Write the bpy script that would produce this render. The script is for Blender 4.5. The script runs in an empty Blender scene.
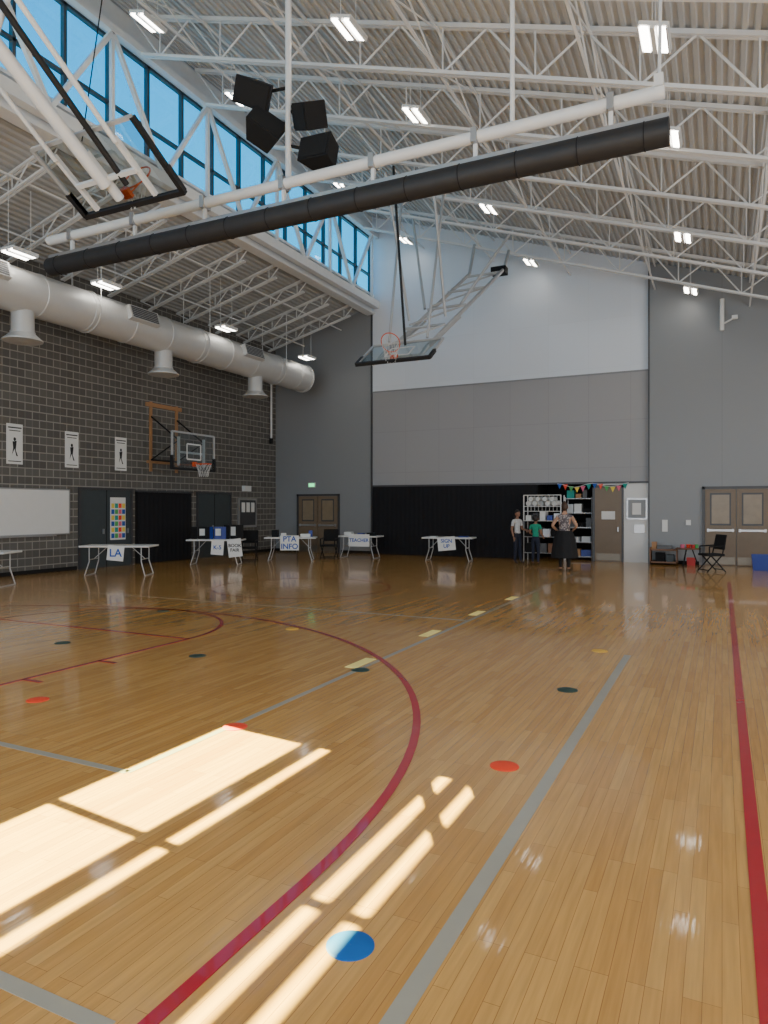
import bpy, bmesh, math, random
from mathutils import Vector, Matrix, Euler
random.seed(7)
S = bpy.context.scene
V = Vector

# ---------------------------------------------------------------- materials
def nm(name):
    m = bpy.data.materials.new(name); m.use_nodes = True
    nt = m.node_tree
    return m, nt, nt.nodes['Principled BSDF']

def mat(name, col, rough=0.5, metal=0.0, var=0.06, scale=6.0, emit=None, es=0, coat=0):
    m, nt, b = nm(name)
    c = (col[0], col[1], col[2], 1)
    if var > 0:
        tc = nt.nodes.new('ShaderNodeTexCoord')
        n = nt.nodes.new('ShaderNodeTexNoise'); n.inputs['Scale'].default_value = scale
        n.inputs['Detail'].default_value = 3
        nt.links.new(tc.outputs['Object'], n.inputs['Vector'])
        mx = nt.nodes.new('ShaderNodeMix'); mx.data_type = 'RGBA'
        mx.inputs[6].default_value = tuple(max(0, x*(1-var)) for x in col)+(1,)
        mx.inputs[7].default_value = tuple(min(1, x*(1+var)) for x in col)+(1,)
        nt.links.new(n.outputs['Fac'], mx.inputs[0])
        nt.links.new(mx.outputs[2], b.inputs['Base Color'])
    else:
        b.inputs['Base Color'].default_value = c
    b.inputs['Roughness'].default_value = rough
    b.inputs['Metallic'].default_value = metal
    if coat: b.inputs['Coat Weight'].default_value = coat
    if emit:
        b.inputs['Emission Color'].default_value = (*emit, 1)
        b.inputs['Emission Strength'].default_value = es
    return m

def swizzle(nt, order):
    tc = nt.nodes.new('ShaderNodeTexCoord')
    sp = nt.nodes.new('ShaderNodeSeparateXYZ'); cb = nt.nodes.new('ShaderNodeCombineXYZ')
    nt.links.new(tc.outputs['Object'], sp.inputs[0])
    for i, a in enumerate(order):
        nt.links.new(sp.outputs['XYZ'.index(a)], cb.inputs[i])
    return cb.outputs[0]

def wood_floor():
    m, nt, b = nm('maple_floor_boards')
    vec = swizzle(nt, 'YXZ')
    br = nt.nodes.new('ShaderNodeTexBrick')
    nt.links.new(vec, br.inputs['Vector'])
    br.offset = 0.37; br.offset_frequency = 3
    br.inputs['Scale'].default_value = 1
    br.inputs['Brick Width'].default_value = 0.85
    br.inputs['Row Height'].default_value = 0.06
    br.inputs['Mortar Size'].default_value = 0.0010
    br.inputs['Mortar Smooth'].default_value = 0.3
    br.inputs['Color1'].default_value = (0.66, 0.365, 0.098, 1)
    br.inputs['Color2'].default_value = (0.55, 0.275, 0.064, 1)
    br.inputs['Mortar'].default_value = (0.22, 0.09, 0.025, 1)
    mp = nt.nodes.new('ShaderNodeMapping'); mp.inputs['Scale'].default_value = (0.8, 14, 1)
    nt.links.new(vec, mp.inputs['Vector'])
    n = nt.nodes.new('ShaderNodeTexNoise'); n.inputs['Scale'].default_value = 3; n.inputs['Detail'].default_value = 5
    nt.links.new(mp.outputs[0], n.inputs['Vector'])
    rp = nt.nodes.new('ShaderNodeMapRange')
    rp.inputs['From Min'].default_value = 0.3; rp.inputs['From Max'].default_value = 0.7
    rp.inputs['To Min'].default_value = 0.86; rp.inputs['To Max'].default_value = 1.10
    nt.links.new(n.outputs['Fac'], rp.inputs['Value'])
    mx = nt.nodes.new('ShaderNodeVectorMath'); mx.operation = 'SCALE'
    nt.links.new(br.outputs['Color'], mx.inputs[0]); nt.links.new(rp.outputs[0], mx.inputs['Scale'])
    nt.links.new(mx.outputs[0], b.inputs['Base Color'])
    b.inputs['Roughness'].default_value = 0.24
    b.inputs['Specular IOR Level'].default_value = 0.5
    b.inputs['Coat Weight'].default_value = 0.5
    b.inputs['Coat Roughness'].default_value = 0.05
    n2 = nt.nodes.new('ShaderNodeTexNoise'); n2.inputs['Scale'].default_value = 2.2
    nt.links.new(mp.outputs[0], n2.inputs['Vector'])
    bp = nt.nodes.new('ShaderNodeBump'); bp.inputs['Strength'].default_value = 0.08; bp.inputs['Distance'].default_value = 0.01
    nt.links.new(n2.outputs['Fac'], bp.inputs['Height'])
    nt.links.new(bp.outputs[0], b.inputs['Normal']); nt.links.new(bp.outputs[0], b.inputs['Coat Normal'])
    return m

def block_wall():
    m, nt, b = nm('split_face_block')
    vec = swizzle(nt, 'YZX')
    def brick(w, h, off, mort, c1, c2, cm):
        br = nt.nodes.new('ShaderNodeTexBrick'); nt.links.new(vec, br.inputs['Vector'])
        br.offset = off
        br.inputs['Scale'].default_value = 1
        br.inputs['Brick Width'].default_value = w; br.inputs['Row Height'].default_value = h
        br.inputs['Mortar Size'].default_value = mort
        br.inputs['Mortar Smooth'].default_value = 0.2
        br.inputs['Color1'].default_value = (*c1, 1); br.inputs['Color2'].default_value = (*c2, 1)
        br.inputs['Mortar'].default_value = (*cm, 1)
        return br
    br = brick(0.406, 0.203, 0.5, 0.014, (0.145, 0.136, 0.122), (0.11, 0.103, 0.094), (0.235, 0.222, 0.20))
    b2 = brick(0.203, 0.203, 0.0, 0.016, (1, 1, 1), (0.85, 0.85, 0.85), (1.5, 1.5, 1.5))
    mx = nt.nodes.new('ShaderNodeMix'); mx.data_type = 'RGBA'; mx.blend_type = 'MULTIPLY'
    mx.inputs[0].default_value = 0.6
    nt.links.new(br.outputs['Color'], mx.inputs[6]); nt.links.new(b2.outputs['Color'], mx.inputs[7])
    nt.links.new(mx.outputs[2], b.inputs['Base Color'])
    b.inputs['Roughness'].default_value = 0.85
    bp = nt.nodes.new('ShaderNodeBump'); bp.inputs['Strength'].default_value = 0.5; bp.inputs['Distance'].default_value = 0.01
    nt.links.new(b2.outputs['Fac'], bp.inputs['Height']); bp.invert = True
    nt.links.new(bp.outputs[0], b.inputs['Normal'])
    return m

def panel_wall(name, col, rough=0.45, pw=1.22, ph=2.9, seam=0.75):
    m, nt, b = nm(name)
    vec = swizzle(nt, 'XZY')
    br = nt.nodes.new('ShaderNodeTexBrick'); nt.links.new(vec, br.inputs['Vector'])
    br.offset = 0
    br.inputs['Scale'].default_value = 1
    br.inputs['Brick Width'].default_value = pw; br.inputs['Row Height'].default_value = ph
    br.inputs['Mortar Size'].default_value = 0.006
    br.inputs['Color1'].default_value = (*col, 1); br.inputs['Color2'].default_value = tuple(x*0.97 for x in col)+(1,)
    br.inputs['Mortar'].default_value = tuple(x*seam for x in col)+(1,)
    nt.links.new(br.outputs['Color'], b.inputs['Base Color'])
    b.inputs['Roughness'].default_value = rough
    return m

def glass_mat(name, tint, gloss=0.08):
    m = bpy.data.materials.new(name); m.use_nodes = True; nt = m.node_tree
    nt.nodes.remove(nt.nodes['Principled BSDF'])
    t = nt.nodes.new('ShaderNodeBsdfTransparent'); t.inputs[0].default_value = (*tint, 1)
    g = nt.nodes.new('ShaderNodeBsdfGlossy'); g.inputs['Roughness'].default_value = 0.05
    x = nt.nodes.new('ShaderNodeMixShader'); x.inputs[0].default_value = gloss
    nt.links.new(t.outputs[0], x.inputs[1]); nt.links.new(g.outputs[0], x.inputs[2])
    nt.links.new(x.outputs[0], nt.nodes['Material Output'].inputs['Surface'])
    return m

M = {}
M['floor'] = wood_floor()
M['block'] = block_wall()
M['gray_wall'] = panel_wall('gray_wall_panel', (0.26, 0.27, 0.28), 0.42, 50, 50)
M['mid_gray'] = panel_wall('gray_partition_panel', (0.36, 0.36, 0.37), 0.5, 1.25, 1.45, 0.82)
M['white_wall'] = panel_wall('white_wall_panel', (0.75, 0.80, 0.87), 0.35, 1.25, 1.5, 0.93)
M['plain_white'] = mat('white_paint', (0.75, 0.75, 0.74), 0.5, var=0.03)
M['steel'] = mat('white_steel', (0.77, 0.78, 0.78), 0.45, var=0.05)
M['strut'] = mat('gray_painted_steel', (0.50, 0.51, 0.52), 0.4, 0.2, var=0.05)
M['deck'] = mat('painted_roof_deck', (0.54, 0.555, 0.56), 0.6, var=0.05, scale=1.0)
M['deck_shaded'] = mat('shaded_low_roof_deck', (0.41, 0.415, 0.41), 0.6, var=0.05, scale=1.0)  # darker copy of the deck colour, standing in for shade under the low roof
M['duct'] = mat('painted_duct', (0.54, 0.54, 0.53), 0.42, 0.15, var=0.05)
M['black'] = mat('black_matte', (0.007, 0.007, 0.008), 0.9, var=0.2)
M['curtain'] = mat('black_curtain', (0.005, 0.005, 0.008), 0.85, var=0.2)
M['roll'] = mat('curtain_roll_vinyl', (0.020, 0.020, 0.022), 0.6, var=0.2)
M['rubber'] = mat('black_padding', (0.012, 0.012, 0.014), 0.6, var=0.1)
M['red_line'] = mat('red_line_paint', (0.46, 0.011, 0.022), 0.25, var=0.08, coat=0.4)
M['gray_line'] = mat('gray_line_paint', (0.38, 0.36, 0.29), 0.25, var=0.05, coat=0.4)
M['orange'] = mat('orange_vinyl', (0.9, 0.06, 0.015), 0.5)
M['blue'] = mat('blue_vinyl', (0.003, 0.12, 0.45), 0.5)
M['dgreen'] = mat('green_vinyl', (0.015, 0.05, 0.04), 0.5)
M['yellowv'] = mat('yellow_vinyl', (0.75, 0.42, 0.05), 0.5)
M['sun_patch'] = mat('painted_sun_patch', (1.0, 0.84, 0.28), 0.6, var=0.0)  # pale yellow colour imitating sunlight on the floor
M['door'] = mat('brown_door_panel', (0.20, 0.145, 0.095), 0.45, var=0.1)
M['frame_dk'] = mat('dark_metal_frame', (0.055, 0.055, 0.06), 0.4, var=0.1)
M['green_door'] = mat('slate_panel', (0.05, 0.062, 0.068), 0.5, var=0.1)
M['white'] = mat('white_plastic', (0.78, 0.78, 0.76), 0.4, var=0.03)
M['paper'] = mat('white_paper', (0.80, 0.80, 0.78), 0.8, var=0.02)
M['ink'] = mat('black_ink', (0.02, 0.02, 0.02), 0.8, var=0)
M['blueink'] = mat('blue_ink', (0.02, 0.10, 0.45), 0.8, var=0)
M['wood'] = mat('plywood', (0.42, 0.22, 0.10), 0.6, var=0.15)
M['metal'] = mat('galvanised_metal', (0.45, 0.45, 0.46), 0.35, 0.7, var=0.08)
M['rim'] = mat('orange_rim', (0.75, 0.10, 0.02), 0.4)
M['net'] = mat('net_cord', (0.7, 0.7, 0.68), 0.8, var=0)
M['glass'] = glass_mat('window_glass', (0.80, 0.97, 1.0), 0.06)
M['bglass'] = glass_mat('backboard_glass', (0.66, 0.74, 0.77), 0.16)
M['mullion'] = mat('dark_mullion', (0.05, 0.06, 0.07), 0.4)
M['lamp'] = mat('led_lens', (1, 1, 1), 0.5, var=0, emit=(1.0, 0.95, 0.86), es=16)
M['exit'] = mat('exit_green', (0.1, 0.8, 0.3), 0.5, var=0, emit=(0.1, 0.9, 0.3), es=2)
M['brownwood'] = mat('cart_wood', (0.22, 0.10, 0.05), 0.5, var=0.2)
M['redp'] = mat('red_plastic', (0.5, 0.03, 0.03), 0.4)
M['bluep'] = mat('blue_plastic', (0.02, 0.05, 0.30), 0.4)
M['teal'] = mat('teal_cloth', (0.02, 0.35, 0.30), 0.8)
M['pink'] = mat('pink_paper', (0.75, 0.15, 0.25), 0.8)
M['yellow'] = mat('yellow_paper', (0.85, 0.65, 0.10), 0.8)
M['green'] = mat('green_paper', (0.10, 0.45, 0.12), 0.8)

# ---------------------------------------------------------------- mesh builder
class MB:
    def __init__(s): s.v = []; s.f = []; s.m = []; s.mats = []
    def mi(s, k):
        m = M[k] if isinstance(k, str) else k
        if m not in s.mats: s.mats.append(m)
        return s.mats.index(m)
    def add(s, vs, fs, k):
        o = len(s.v); i = s.mi(k)
        s.v += [tuple(x) for x in vs]
        for f in fs: s.f.append([o+a for a in f]); s.m.append(i)
    def box(s, c, size, k, R=None):
        c = V(c); hx, hy, hz = [x/2 for x in size]
        vs = []
        for x in (-hx, hx):
            for y in (-hy, hy):
                for z in (-hz, hz):
                    p = V((x, y, z)); vs.append(c + (R @ p if R else p))
        s.add(vs, [(0,1,3,2),(4,6,7,5),(0,4,5,1),(2,3,7,6),(0,2,6,4),(1,5,7,3)], k)
    def bb(s, x0, x1, y0, y1, z0, z1, k):
        s.box(((x0+x1)/2, (y0+y1)/2, (z0+z1)/2), (abs(x1-x0), abs(y1-y0), abs(z1-z0)), k)
    def frame(s, a, b, up=(0,0,1)):
        d = (V(b)-V(a)); L = d.length; d.normalize()
        u = V(up)
        if abs(d.dot(u)) > 0.98: u = V((1,0,0))
        r = d.cross(u).normalized(); u = r.cross(d).normalized()
        return d, r, u, L
    def beam(s, a, b, w, h, k, up=(0,0,1)):
        a = V(a); b = V(b); d, r, u, L = s.frame(a, b, up)
        vs = [p + r*sx*w/2 + u*sz*h/2 for p in (a, b) for sx in (-1, 1) for sz in (-1, 1)]
        s.add(vs, [(0,1,3,2),(4,6,7,5),(0,4,5,1),(2,3,7,6),(0,2,6,4),(1,5,7,3)], k)
    def tube(s, a, b, r, k, r2=None, n=10):
        a = V(a); b = V(b); r2 = r if r2 is None else r2
        d, x, y, L = s.frame(a, b)
        vs = []
        for p, rr in ((a, r), (b, r2)):
            for i in range(n):
                t = 2*math.pi*i/n; vs.append(p + x*math.cos(t)*rr + y*math.sin(t)*rr)
        fs = [(i, (i+1) % n, n+(i+1) % n, n+i) for i in range(n)]
        fs += [tuple(range(n))[::-1], tuple(range(n, 2*n))]
        s.add(vs, fs, k)
    def path(s, pts, r, k, n=8):
        for a, b in zip(pts[:-1], pts[1:]): s.tube(a, b, r, k, n=n)
    def torus(s, c, nrm, R, r, k, N=28, n=6):
        c = V(c); nrm = V(nrm).normalized()
        x = nrm.orthogonal().normalized(); y = nrm.cross(x)
        vs = []; fs = []
        for i in range(N):
            t = 2*math.pi*i/N; dr = x*math.cos(t)+y*math.sin(t)
            for j in range(n):
                q = 2*math.pi*j/n; vs.append(c + dr*(R+r*math.cos(q)) + nrm*r*math.sin(q))
        for i in range(N):
            for j in range(n):
                fs.append((i*n+j, ((i+1) % N)*n+j, ((i+1) % N)*n+(j+1) % n, i*n+(j+1) % n))
        s.add(vs, fs, k)
    def ell(s, c, rad, k, nu=16, nv=10, R=None, t0=0.0, t1=math.pi):
        c = V(c); vs = []; fs = []
        for j in range(nv+1):
            t = t0+(t1-t0)*j/nv
            for i in range(nu):
                q = 2*math.pi*i/nu
                p = V((rad[0]*math.sin(t)*math.cos(q), rad[1]*math.sin(t)*math.sin(q), rad[2]*math.cos(t)))
                vs.append(c + (R @ p if R else p))
        for j in range(nv):
            for i in range(nu):
                fs.append((j*nu+i, j*nu+(i+1) % nu, (j+1)*nu+(i+1) % nu, (j+1)*nu+i))
        s.add(vs, fs, k)
    def lathe(s, c, prof, k, n=24):
        c = V(c); vs = []; fs = []
        for (r, z) in prof:
            for i in range(n):
                q = 2*math.pi*i/n; vs.append(c+V((r*math.cos(q), r*math.sin(q), z)))
        for j in range(len(prof)-1):
            for i in range(n):
                fs.append((j*n+i, j*n+(i+1) % n, (j+1)*n+(i+1) % n, (j+1)*n+i))
        s.add(vs, fs, k)
    def obj(s, name, parent=None, smooth=True, bevel=0):
        me = bpy.data.meshes.new(name); me.from_pydata(s.v, [], s.f)
        for m in s.mats: me.materials.append(m)
        for p, i in zip(me.polygons, s.m): p.material_index = i
        bm = bmesh.new(); bm.from_mesh(me)
        bmesh.ops.recalc_face_normals(bm, faces=bm.faces); bm.to_mesh(me); bm.free()
        if smooth:
            for p in me.polygons: p.use_smooth = True
            me.set_sharp_from_angle(angle=math.radians(40))
        o = bpy.data.objects.new(name, me); S.collection.objects.link(o)
        if parent: o.parent = parent
        if bevel:
            bv = o.modifiers.new('bevel', 'BEVEL'); bv.width = bevel; bv.segments = 2
        return o

def empty(name, loc=(0, 0, 0), rz=0):
    e = bpy.data.objects.new(name, None); e.location = loc; e.rotation_euler = (0, 0, rz)
    e.empty_display_size = 0.1
    S.collection.objects.link(e); return e

def text(body, loc, size, k, rot, parent=None, name='lettering'):
    cu = bpy.data.curves.new(name, 'FONT'); cu.body = body; cu.size = size
    cu.align_x = 'CENTER'; cu.align_y = 'CENTER'; cu.extrude = 0.001; cu.offset = size*0.02
    o = bpy.data.objects.new(name, cu); S.collection.objects.link(o)
    dg = bpy.context.evaluated_depsgraph_get()
    me = bpy.data.meshes.new_from_object(o.evaluated_get(dg)); 
    bpy.data.objects.remove(o)
    me.materials.clear(); me.materials.append(M[k])
    o = bpy.data.objects.new(name, me); S.collection.objects.link(o)
    o.location = loc; o.rotation_euler = rot
    if parent: o.parent = parent
    return o

# ---------------------------------------------------------------- dimensions
XL, XC, XP, XR = -15.5, -11.33, -1.95, 6.0
YF, YB = 22.3, -6.0
zb = lambda x: 8.15-0.33*(x+1.95)          # bottom chord of main roof trusses
zt = lambda x: zb(x)+0.86                   # deck underside
lb = lambda x: 7.37+0.266*(x-XL)            # low roof bottom chord
lt = lambda x: lb(x)+0.42

# ---------------------------------------------------------------- shell
b = MB(); b.bb(XL-0.2, XR+0.2, YB, YF+2.2, -0.2, 0, 'floor'); b.obj('floor', smooth=False)
b = MB(); b.bb(XL-0.3, XL, YB, YF+0.3, 0, 7.95, 'block'); b.obj('wall_left', smooth=False)
b = MB(); b.bb(XR, XR+0.3, YB, YF, 0, 6.5, 'gray_wall'); b.obj('wall_right', smooth=False)
b = MB(); b.bb(XL, XR, YB-0.3, YB, 0, 6.2, 'gray_wall'); b.obj('wall_back', smooth=False)
b = MB()
def slab_poly(b, pts, y0, y1, k):
    n = len(pts); vs = [(x, y0, z) for x, z in pts]+[(x, y1, z) for x, z in pts]
    fs = [tuple(range(n)), tuple(range(n, 2*n))[::-1]]+[(i, (i+1) % n, n+(i+1) % n, n+i) for i in range(n)]
    b.add(vs, fs, k)
slab_poly(b, [(XL, 0), (XC, 0), (XC, lt(XC)), (XL, lt(XL))], YF, YF+0.3, 'gray_wall')
b.bb(XC, XP, YF, YF+0.3, 2.42, 5.8, 'mid_gray')
slab_poly(b, [(XC, 5.8), (XP, 5.8), (XP, zt(XP)+0.02), (XC, zt(XC)+0.02)], YF, YF+0.3, 'white_wall')
b.bb(XC, -5.35, YF, YF+0.3, 0, 2.42, 'black')
b.bb(-3.62, XP, YF, YF+0.3, 0, 2.42, 'plain_white')
slab_poly(b, [(XP, 0), (XR, 0), (XR, zt(XR)), (XP, zt(XP))], YF-0.12, YF+0.3, 'gray_wall')
b.obj('wall_far', smooth=False)
b = MB()
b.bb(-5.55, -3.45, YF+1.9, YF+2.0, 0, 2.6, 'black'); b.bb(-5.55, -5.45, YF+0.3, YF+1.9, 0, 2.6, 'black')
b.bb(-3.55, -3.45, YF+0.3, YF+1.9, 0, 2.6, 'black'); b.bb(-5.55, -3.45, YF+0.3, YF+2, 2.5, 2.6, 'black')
b.obj('wall_storage_recess', smooth=False)
b = MB()
b.bb(XC-0.03, XC+0.03, YF-0.04, YF, 0, 8.6, 'frame_dk'); b.obj('trim_1', smooth=False)
b = MB(); b.bb(XP-0.04, XP, YF-0.14, YF, 0, 8.9, 'frame_dk'); b.obj('trim_2', smooth=False)
b = MB(); b.bb(XC, XP-0.04, YF-0.02, YF, 5.78, 5.83, 'gray_wall'); b.obj('trim_3', smooth=False)
b = MB(); b.bb(XC, XP-0.04, YF-0.05, YF, 2.40, 2.46, 'frame_dk'); b.obj('trim_4', smooth=False)
b = MB(); b.bb(XL, -14.55, YF-0.015, YF, 0, 0.1, 'black'); b.bb(-12.6, XC-0.04, YF-0.015, YF, 0, 0.1, 'black')
b.bb(XP, -0.6, YF-0.135, YF-0.12, 0, 0.1, 'black'); b.bb(1.3, XR, YF-0.135, YF-0.12, 0, 0.1, 'black')
b.obj('baseboard_far', smooth=False)
b = MB(); b.bb(XL, XL+0.015, YB, 13.1, 0, 0.1, 'black'); b.bb(XL, XL+0.015, 19.6, YF-0.02, 0, 0.1, 'black'); b.obj('baseboard_left', smooth=False)

# corrugated decks
def deck(name, x0, x1, zf, k, pitch=0.16, dep=0.045):
    b = MB(); prof = []; x = x0
    while x < x1:
        for fx, fz in ((0, 0), (0.38, 0), (0.5, 1), (0.88, 1)):
            prof.append((x+fx*pitch, zf(x+fx*pitch)+fz*dep))
        x += pitch
    n = len(prof)
    vs = [(p[0], YB, p[1]) for p in prof]+[(p[0], YF+0.1, p[1]) for p in prof]
    vs += [(p[0], YB, p[1]+0.25) for p in (prof[0], prof[-1])]+[(p[0], YF+0.1, p[1]+0.25) for p in (prof[0], prof[-1])]
    fs = [(i, i+1, n+i+1, n+i) for i in range(n-1)]
    fs.append((2*n, 2*n+1, 2*n+3, 2*n+2))
    b.add(vs, fs, k); return b.obj(name, smooth=False)
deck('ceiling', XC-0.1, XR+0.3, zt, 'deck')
deck('ceiling_low', XL-0.1, XC, lt, 'deck_shaded')

# roof trusses
def truss(name, y, x0, x1, fb, ft, pan, ch=0.07, web=0.035):
    b = MB()
    T = lambda x: V((x, y, ft(x)-ch/2)); B = lambda x: V((x, y, fb(x)+ch/2))
    for off in (-0.035, 0.035):
        o = V((0, off, 0))
        b.beam(T(x0)+o, T(x1)+o, 0.05, ch, 'steel'); b.beam(B(x0+0.3)+o, B(x1-0.3)+o, 0.05, ch*0.8, 'steel')
    x = x0; i = 0
    while x < x1-pan*0.5:
        nx = min(x+pan, x1)
        a, c = (T(x), B(nx)) if i % 2 == 0 else (B(x), T(nx))
        b.tube(a, c, web/2*1.15, 'steel', n=6)
        if i % 2 == 1: b.tube(B(x), T(x), web/2*0.9, 'steel', n=5)
        x = nx; i += 1
    return b.obj(name)
ys = [20.9, 18.9, 16.9, 14.9, 12.9, 10.9, 8.9, 6.9, 5.45, 2.15, 0.9, -1.1, -3.1]
for y in ys: truss('roof_truss', y, XC+0.1, XR, zb, zt, 0.78)
yl = [21.4-1.5*i for i in range(17)]
for y in yl: truss('low_roof_truss', y, XL+0.02, XC-0.1, lb, lt, 0.5, 0.05, 0.03)
b = MB()
for x in (-9.3, -6.8, -4.3, -1.8, 0.7, 3.2):
    b.beam((x, YB, zb(x)+0.08), (x, YF, zb(x)+0.08), 0.04, 0.04, 'steel')
    b.beam((x, YB, zt(x)-0.1), (x, YF, zt(x)-0.1), 0.04, 0.04, 'steel')
    for y, y2 in zip(ys[:-1], ys[1:]):
        b.tube((x, y, zb(x)+0.06), (x, y2, zt(x)-0.1), 0.016, 'steel', n=5)
        b.tube((x, y2, zb(x)+0.06), (x, y, zt(x)-0.1), 0.016, 'steel', n=5)
b.obj('roof_bridging')
b = MB()
for x in (-14.2, -12.6):
    b.beam((x, YB, lb(x)+0.05), (x, YF, lb(x)+0.05), 0.035, 0.035, 'steel')
b.obj('low_roof_bridging')

# clerestory
b = MB()
b.bb(XC-0.25, XC+0.0, YB, YF, 8.62, 9.3, 'steel')
b.bb(XC-0.2, XC+0.12, YB, YF, 8.60, 8.68, 'steel'); b.bb(XC-0.2, XC+0.08, YB, YF, 9.24, 9.31, 'steel')
b.obj('wall_clerestory_sill', smooth=False)
b = MB()
b.bb(XC-0.2, XC, 7.2, YF, 11.4, zt(XC), 'steel')
b.bb(XC-0.2, XC, 5.15, 7.2, 9.3, zt(XC), 'steel')  # unseen pier, added to stop the sun spot beyond the near bays
b.bb(XC-0.11, XC-0.08, YB, 5.15, 11.88, zt(XC)+0.1, 'steel')
b.obj('wall_clerestory_head', smooth=False)
def window(name, y0, y1, z0, z1, rails, n, xa=0.14, xb=0.04):
    b = MB(); w = (y1-y0)/n
    for i in range(n+1):
        y = y0+i*w; b.bb(XC-xa, XC-xb, y-0.035, y+0.035, z0, z1, 'mullion')
    b.bb(XC-xa, XC-xb, y0, y1, z0, z0+0.05, 'mullion')
    if xa > 0.12: b.bb(XC-xa, XC-xb, y0, y1, z1-0.06, z1, 'mullion')
    for r0, r1 in rails: b.bb(XC-xa, XC-xb, y0, y1, r0, r1, 'mullion')
    b.add([(XC-0.095, y0, z0), (XC-0.095, y1, z0), (XC-0.095, y1, z1), (XC-0.095, y0, z1)], [(0, 1, 2, 3)], 'glass')
    return b.obj(name, smooth=False)
window('window_1', 7.2, YF-0.02, 9.3, 11.4, [(10.0, 10.06)], 14)
window('added_unseen_window', 5.15-1.47*7, 5.15, 9.3, 11.88, [(10.36, 10.52), (10.64, 11.55), (11.66, 11.78)], 7, 0.11, 0.08)  # unseen near bays; height and rails shaped to cut the floor sun strips
b = MB()
xg = XC+0.22
b.beam((xg, 5.6, 11.35), (xg, YF-0.05, 11.35), 0.16, 0.16, 'steel')
b.beam((xg, 5.6, 8.9), (xg, YF-0.05, 8.9), 0.2, 0.25, 'steel')
y = 5.9; i = 0
while y < YF-0.5:
    ny = min(y+1.45, YF-0.1)
    a, c = ((xg, y, 9.0), (xg, ny, 11.3)) if i % 2 == 0 else ((xg, y, 11.3), (xg, ny, 9.0))
    b.beam(a, c, 0.09, 0.09, 'steel')
    if i % 2 == 0: b.beam((xg, ny, 9.0), (xg, ny, 11.3), 0.08, 0.08, 'steel')
    y = ny; i += 1
b.obj('clerestory_girder')

# ---------------------------------------------------------------- floor markings
def line(b, x0, y0, x1, y1, w, k, z=0.003):
    d = V((x1-x0, y1-y0, 0)).normalized(); n = V((-d.y, d.x, 0))*w/2
    p = [V((x0, y0, z))+n, V((x0, y0, z))-n, V((x1, y1, z))-n, V((x1, y1, z))+n]
    b.add(p+[q-V((0, 0, z)) for q in p], [(0,1,2,3),(0,4,5,1),(1,5,6,2),(2,6,7,3),(3,7,4,0)], k)
def arc(b, cx, cy, R, a0, a1, w, k, z=0.003, n=72):
    vs = []; fs = []
    for i in range(n+1):
        t = math.radians(a0+(a1-a0)*i/n)
        for r in (R-w/2, R+w/2): vs.append((cx+r*math.cos(t), cy+r*math.sin(t), z))
    fs = [(2*i, 2*i+1, 2*i+3, 2*i+2) for i in range(n)]
    b.add(vs, fs, k)
b = MB()
line(b, 0.14, -4, 0.14, 17.2, 0.065, 'red_line')
arc(b, -7.70, 2.6, 6.05, 0, 180, 0.06, 'red_line')
line(b, -1.65, -1, -1.65, 2.6, 0.06, 'red_line'); line(b, -13.75, -1, -13.75, 2.6, 0.06, 'red_line')
line(b, -6.05, -1, -6.05, 6.8, 0.05, 'red_line'); line(b, -9.7, -1, -9.7, 6.8, 0.05, 'red_line')
line(b, -9.7, 6.8, -6.05, 6.8, 0.05, 'red_line')
arc(b, -7.88, 6.8, 1.83, 0, 180, 0.05, 'red_line')
arc(b, -7.88, 12.3, 1.83, 0, 360, 0.05, 'red_line')
for yy in (3.6, 4.5, 5.4): line(b, -6.05, yy, -5.8, yy, 0.05, 'red_line'); line(b, -9.95, yy, -9.7, yy, 0.05, 'red_line')
b.obj('court_line_red', smooth=False)
b = MB()
line(b, -0.95, -3, -0.95, 8.2, 0.075, 'gray_line', 0.002)
line(b, -3.34, 3.2, -3.34, 18.4, 0.055, 'gray_line', 0.002)
line(b, -12.5, 3.2, -3.34, 3.2, 0.055, 'gray_line', 0.002)
line(b, -12.5, 9.7, -3.34, 9.7, 0.05, 'gray_line', 0.002)
line(b, -12.0, 1.6, -1.75, 1.6, 0.06, 'gray_line', 0.002)
b.obj('court_line_gray', smooth=False)

spots = [((-1.26, 2.30), 'blue'), ((-1.25, 4.33), 'orange'), ((-3.30, 4.22), 'orange'), ((-5.29, 4.07), 'orange'),
         ((-1.26, 6.39), 'dgreen'), ((-3.31, 6.26), 'dgreen'), ((-5.26, 6.06), 'dgreen'), ((-8.05, 8.46), 'dgreen'), ((-7.25, 5.92), 'dgreen'),
         ((-1.27, 8.30), 'yellowv'), ((-5.27, 7.97), 'yellowv')]
for (x, y), k in spots:
    b = MB(); b.lathe((x, y, 0), [(0.001, 0.006), (0.085, 0.006), (0.092, 0.003), (0.092, 0)], k, 32); b.obj('floor_spot_marker')
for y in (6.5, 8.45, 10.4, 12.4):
    b = MB(); b.bb(-3.52, -3.39, y-0.2, y+0.28, 0, 0.004, 'sun_patch'); b.obj('floor_sun_patch', smooth=False)  # small sun patches along the centre line, painted as thin strips

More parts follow.
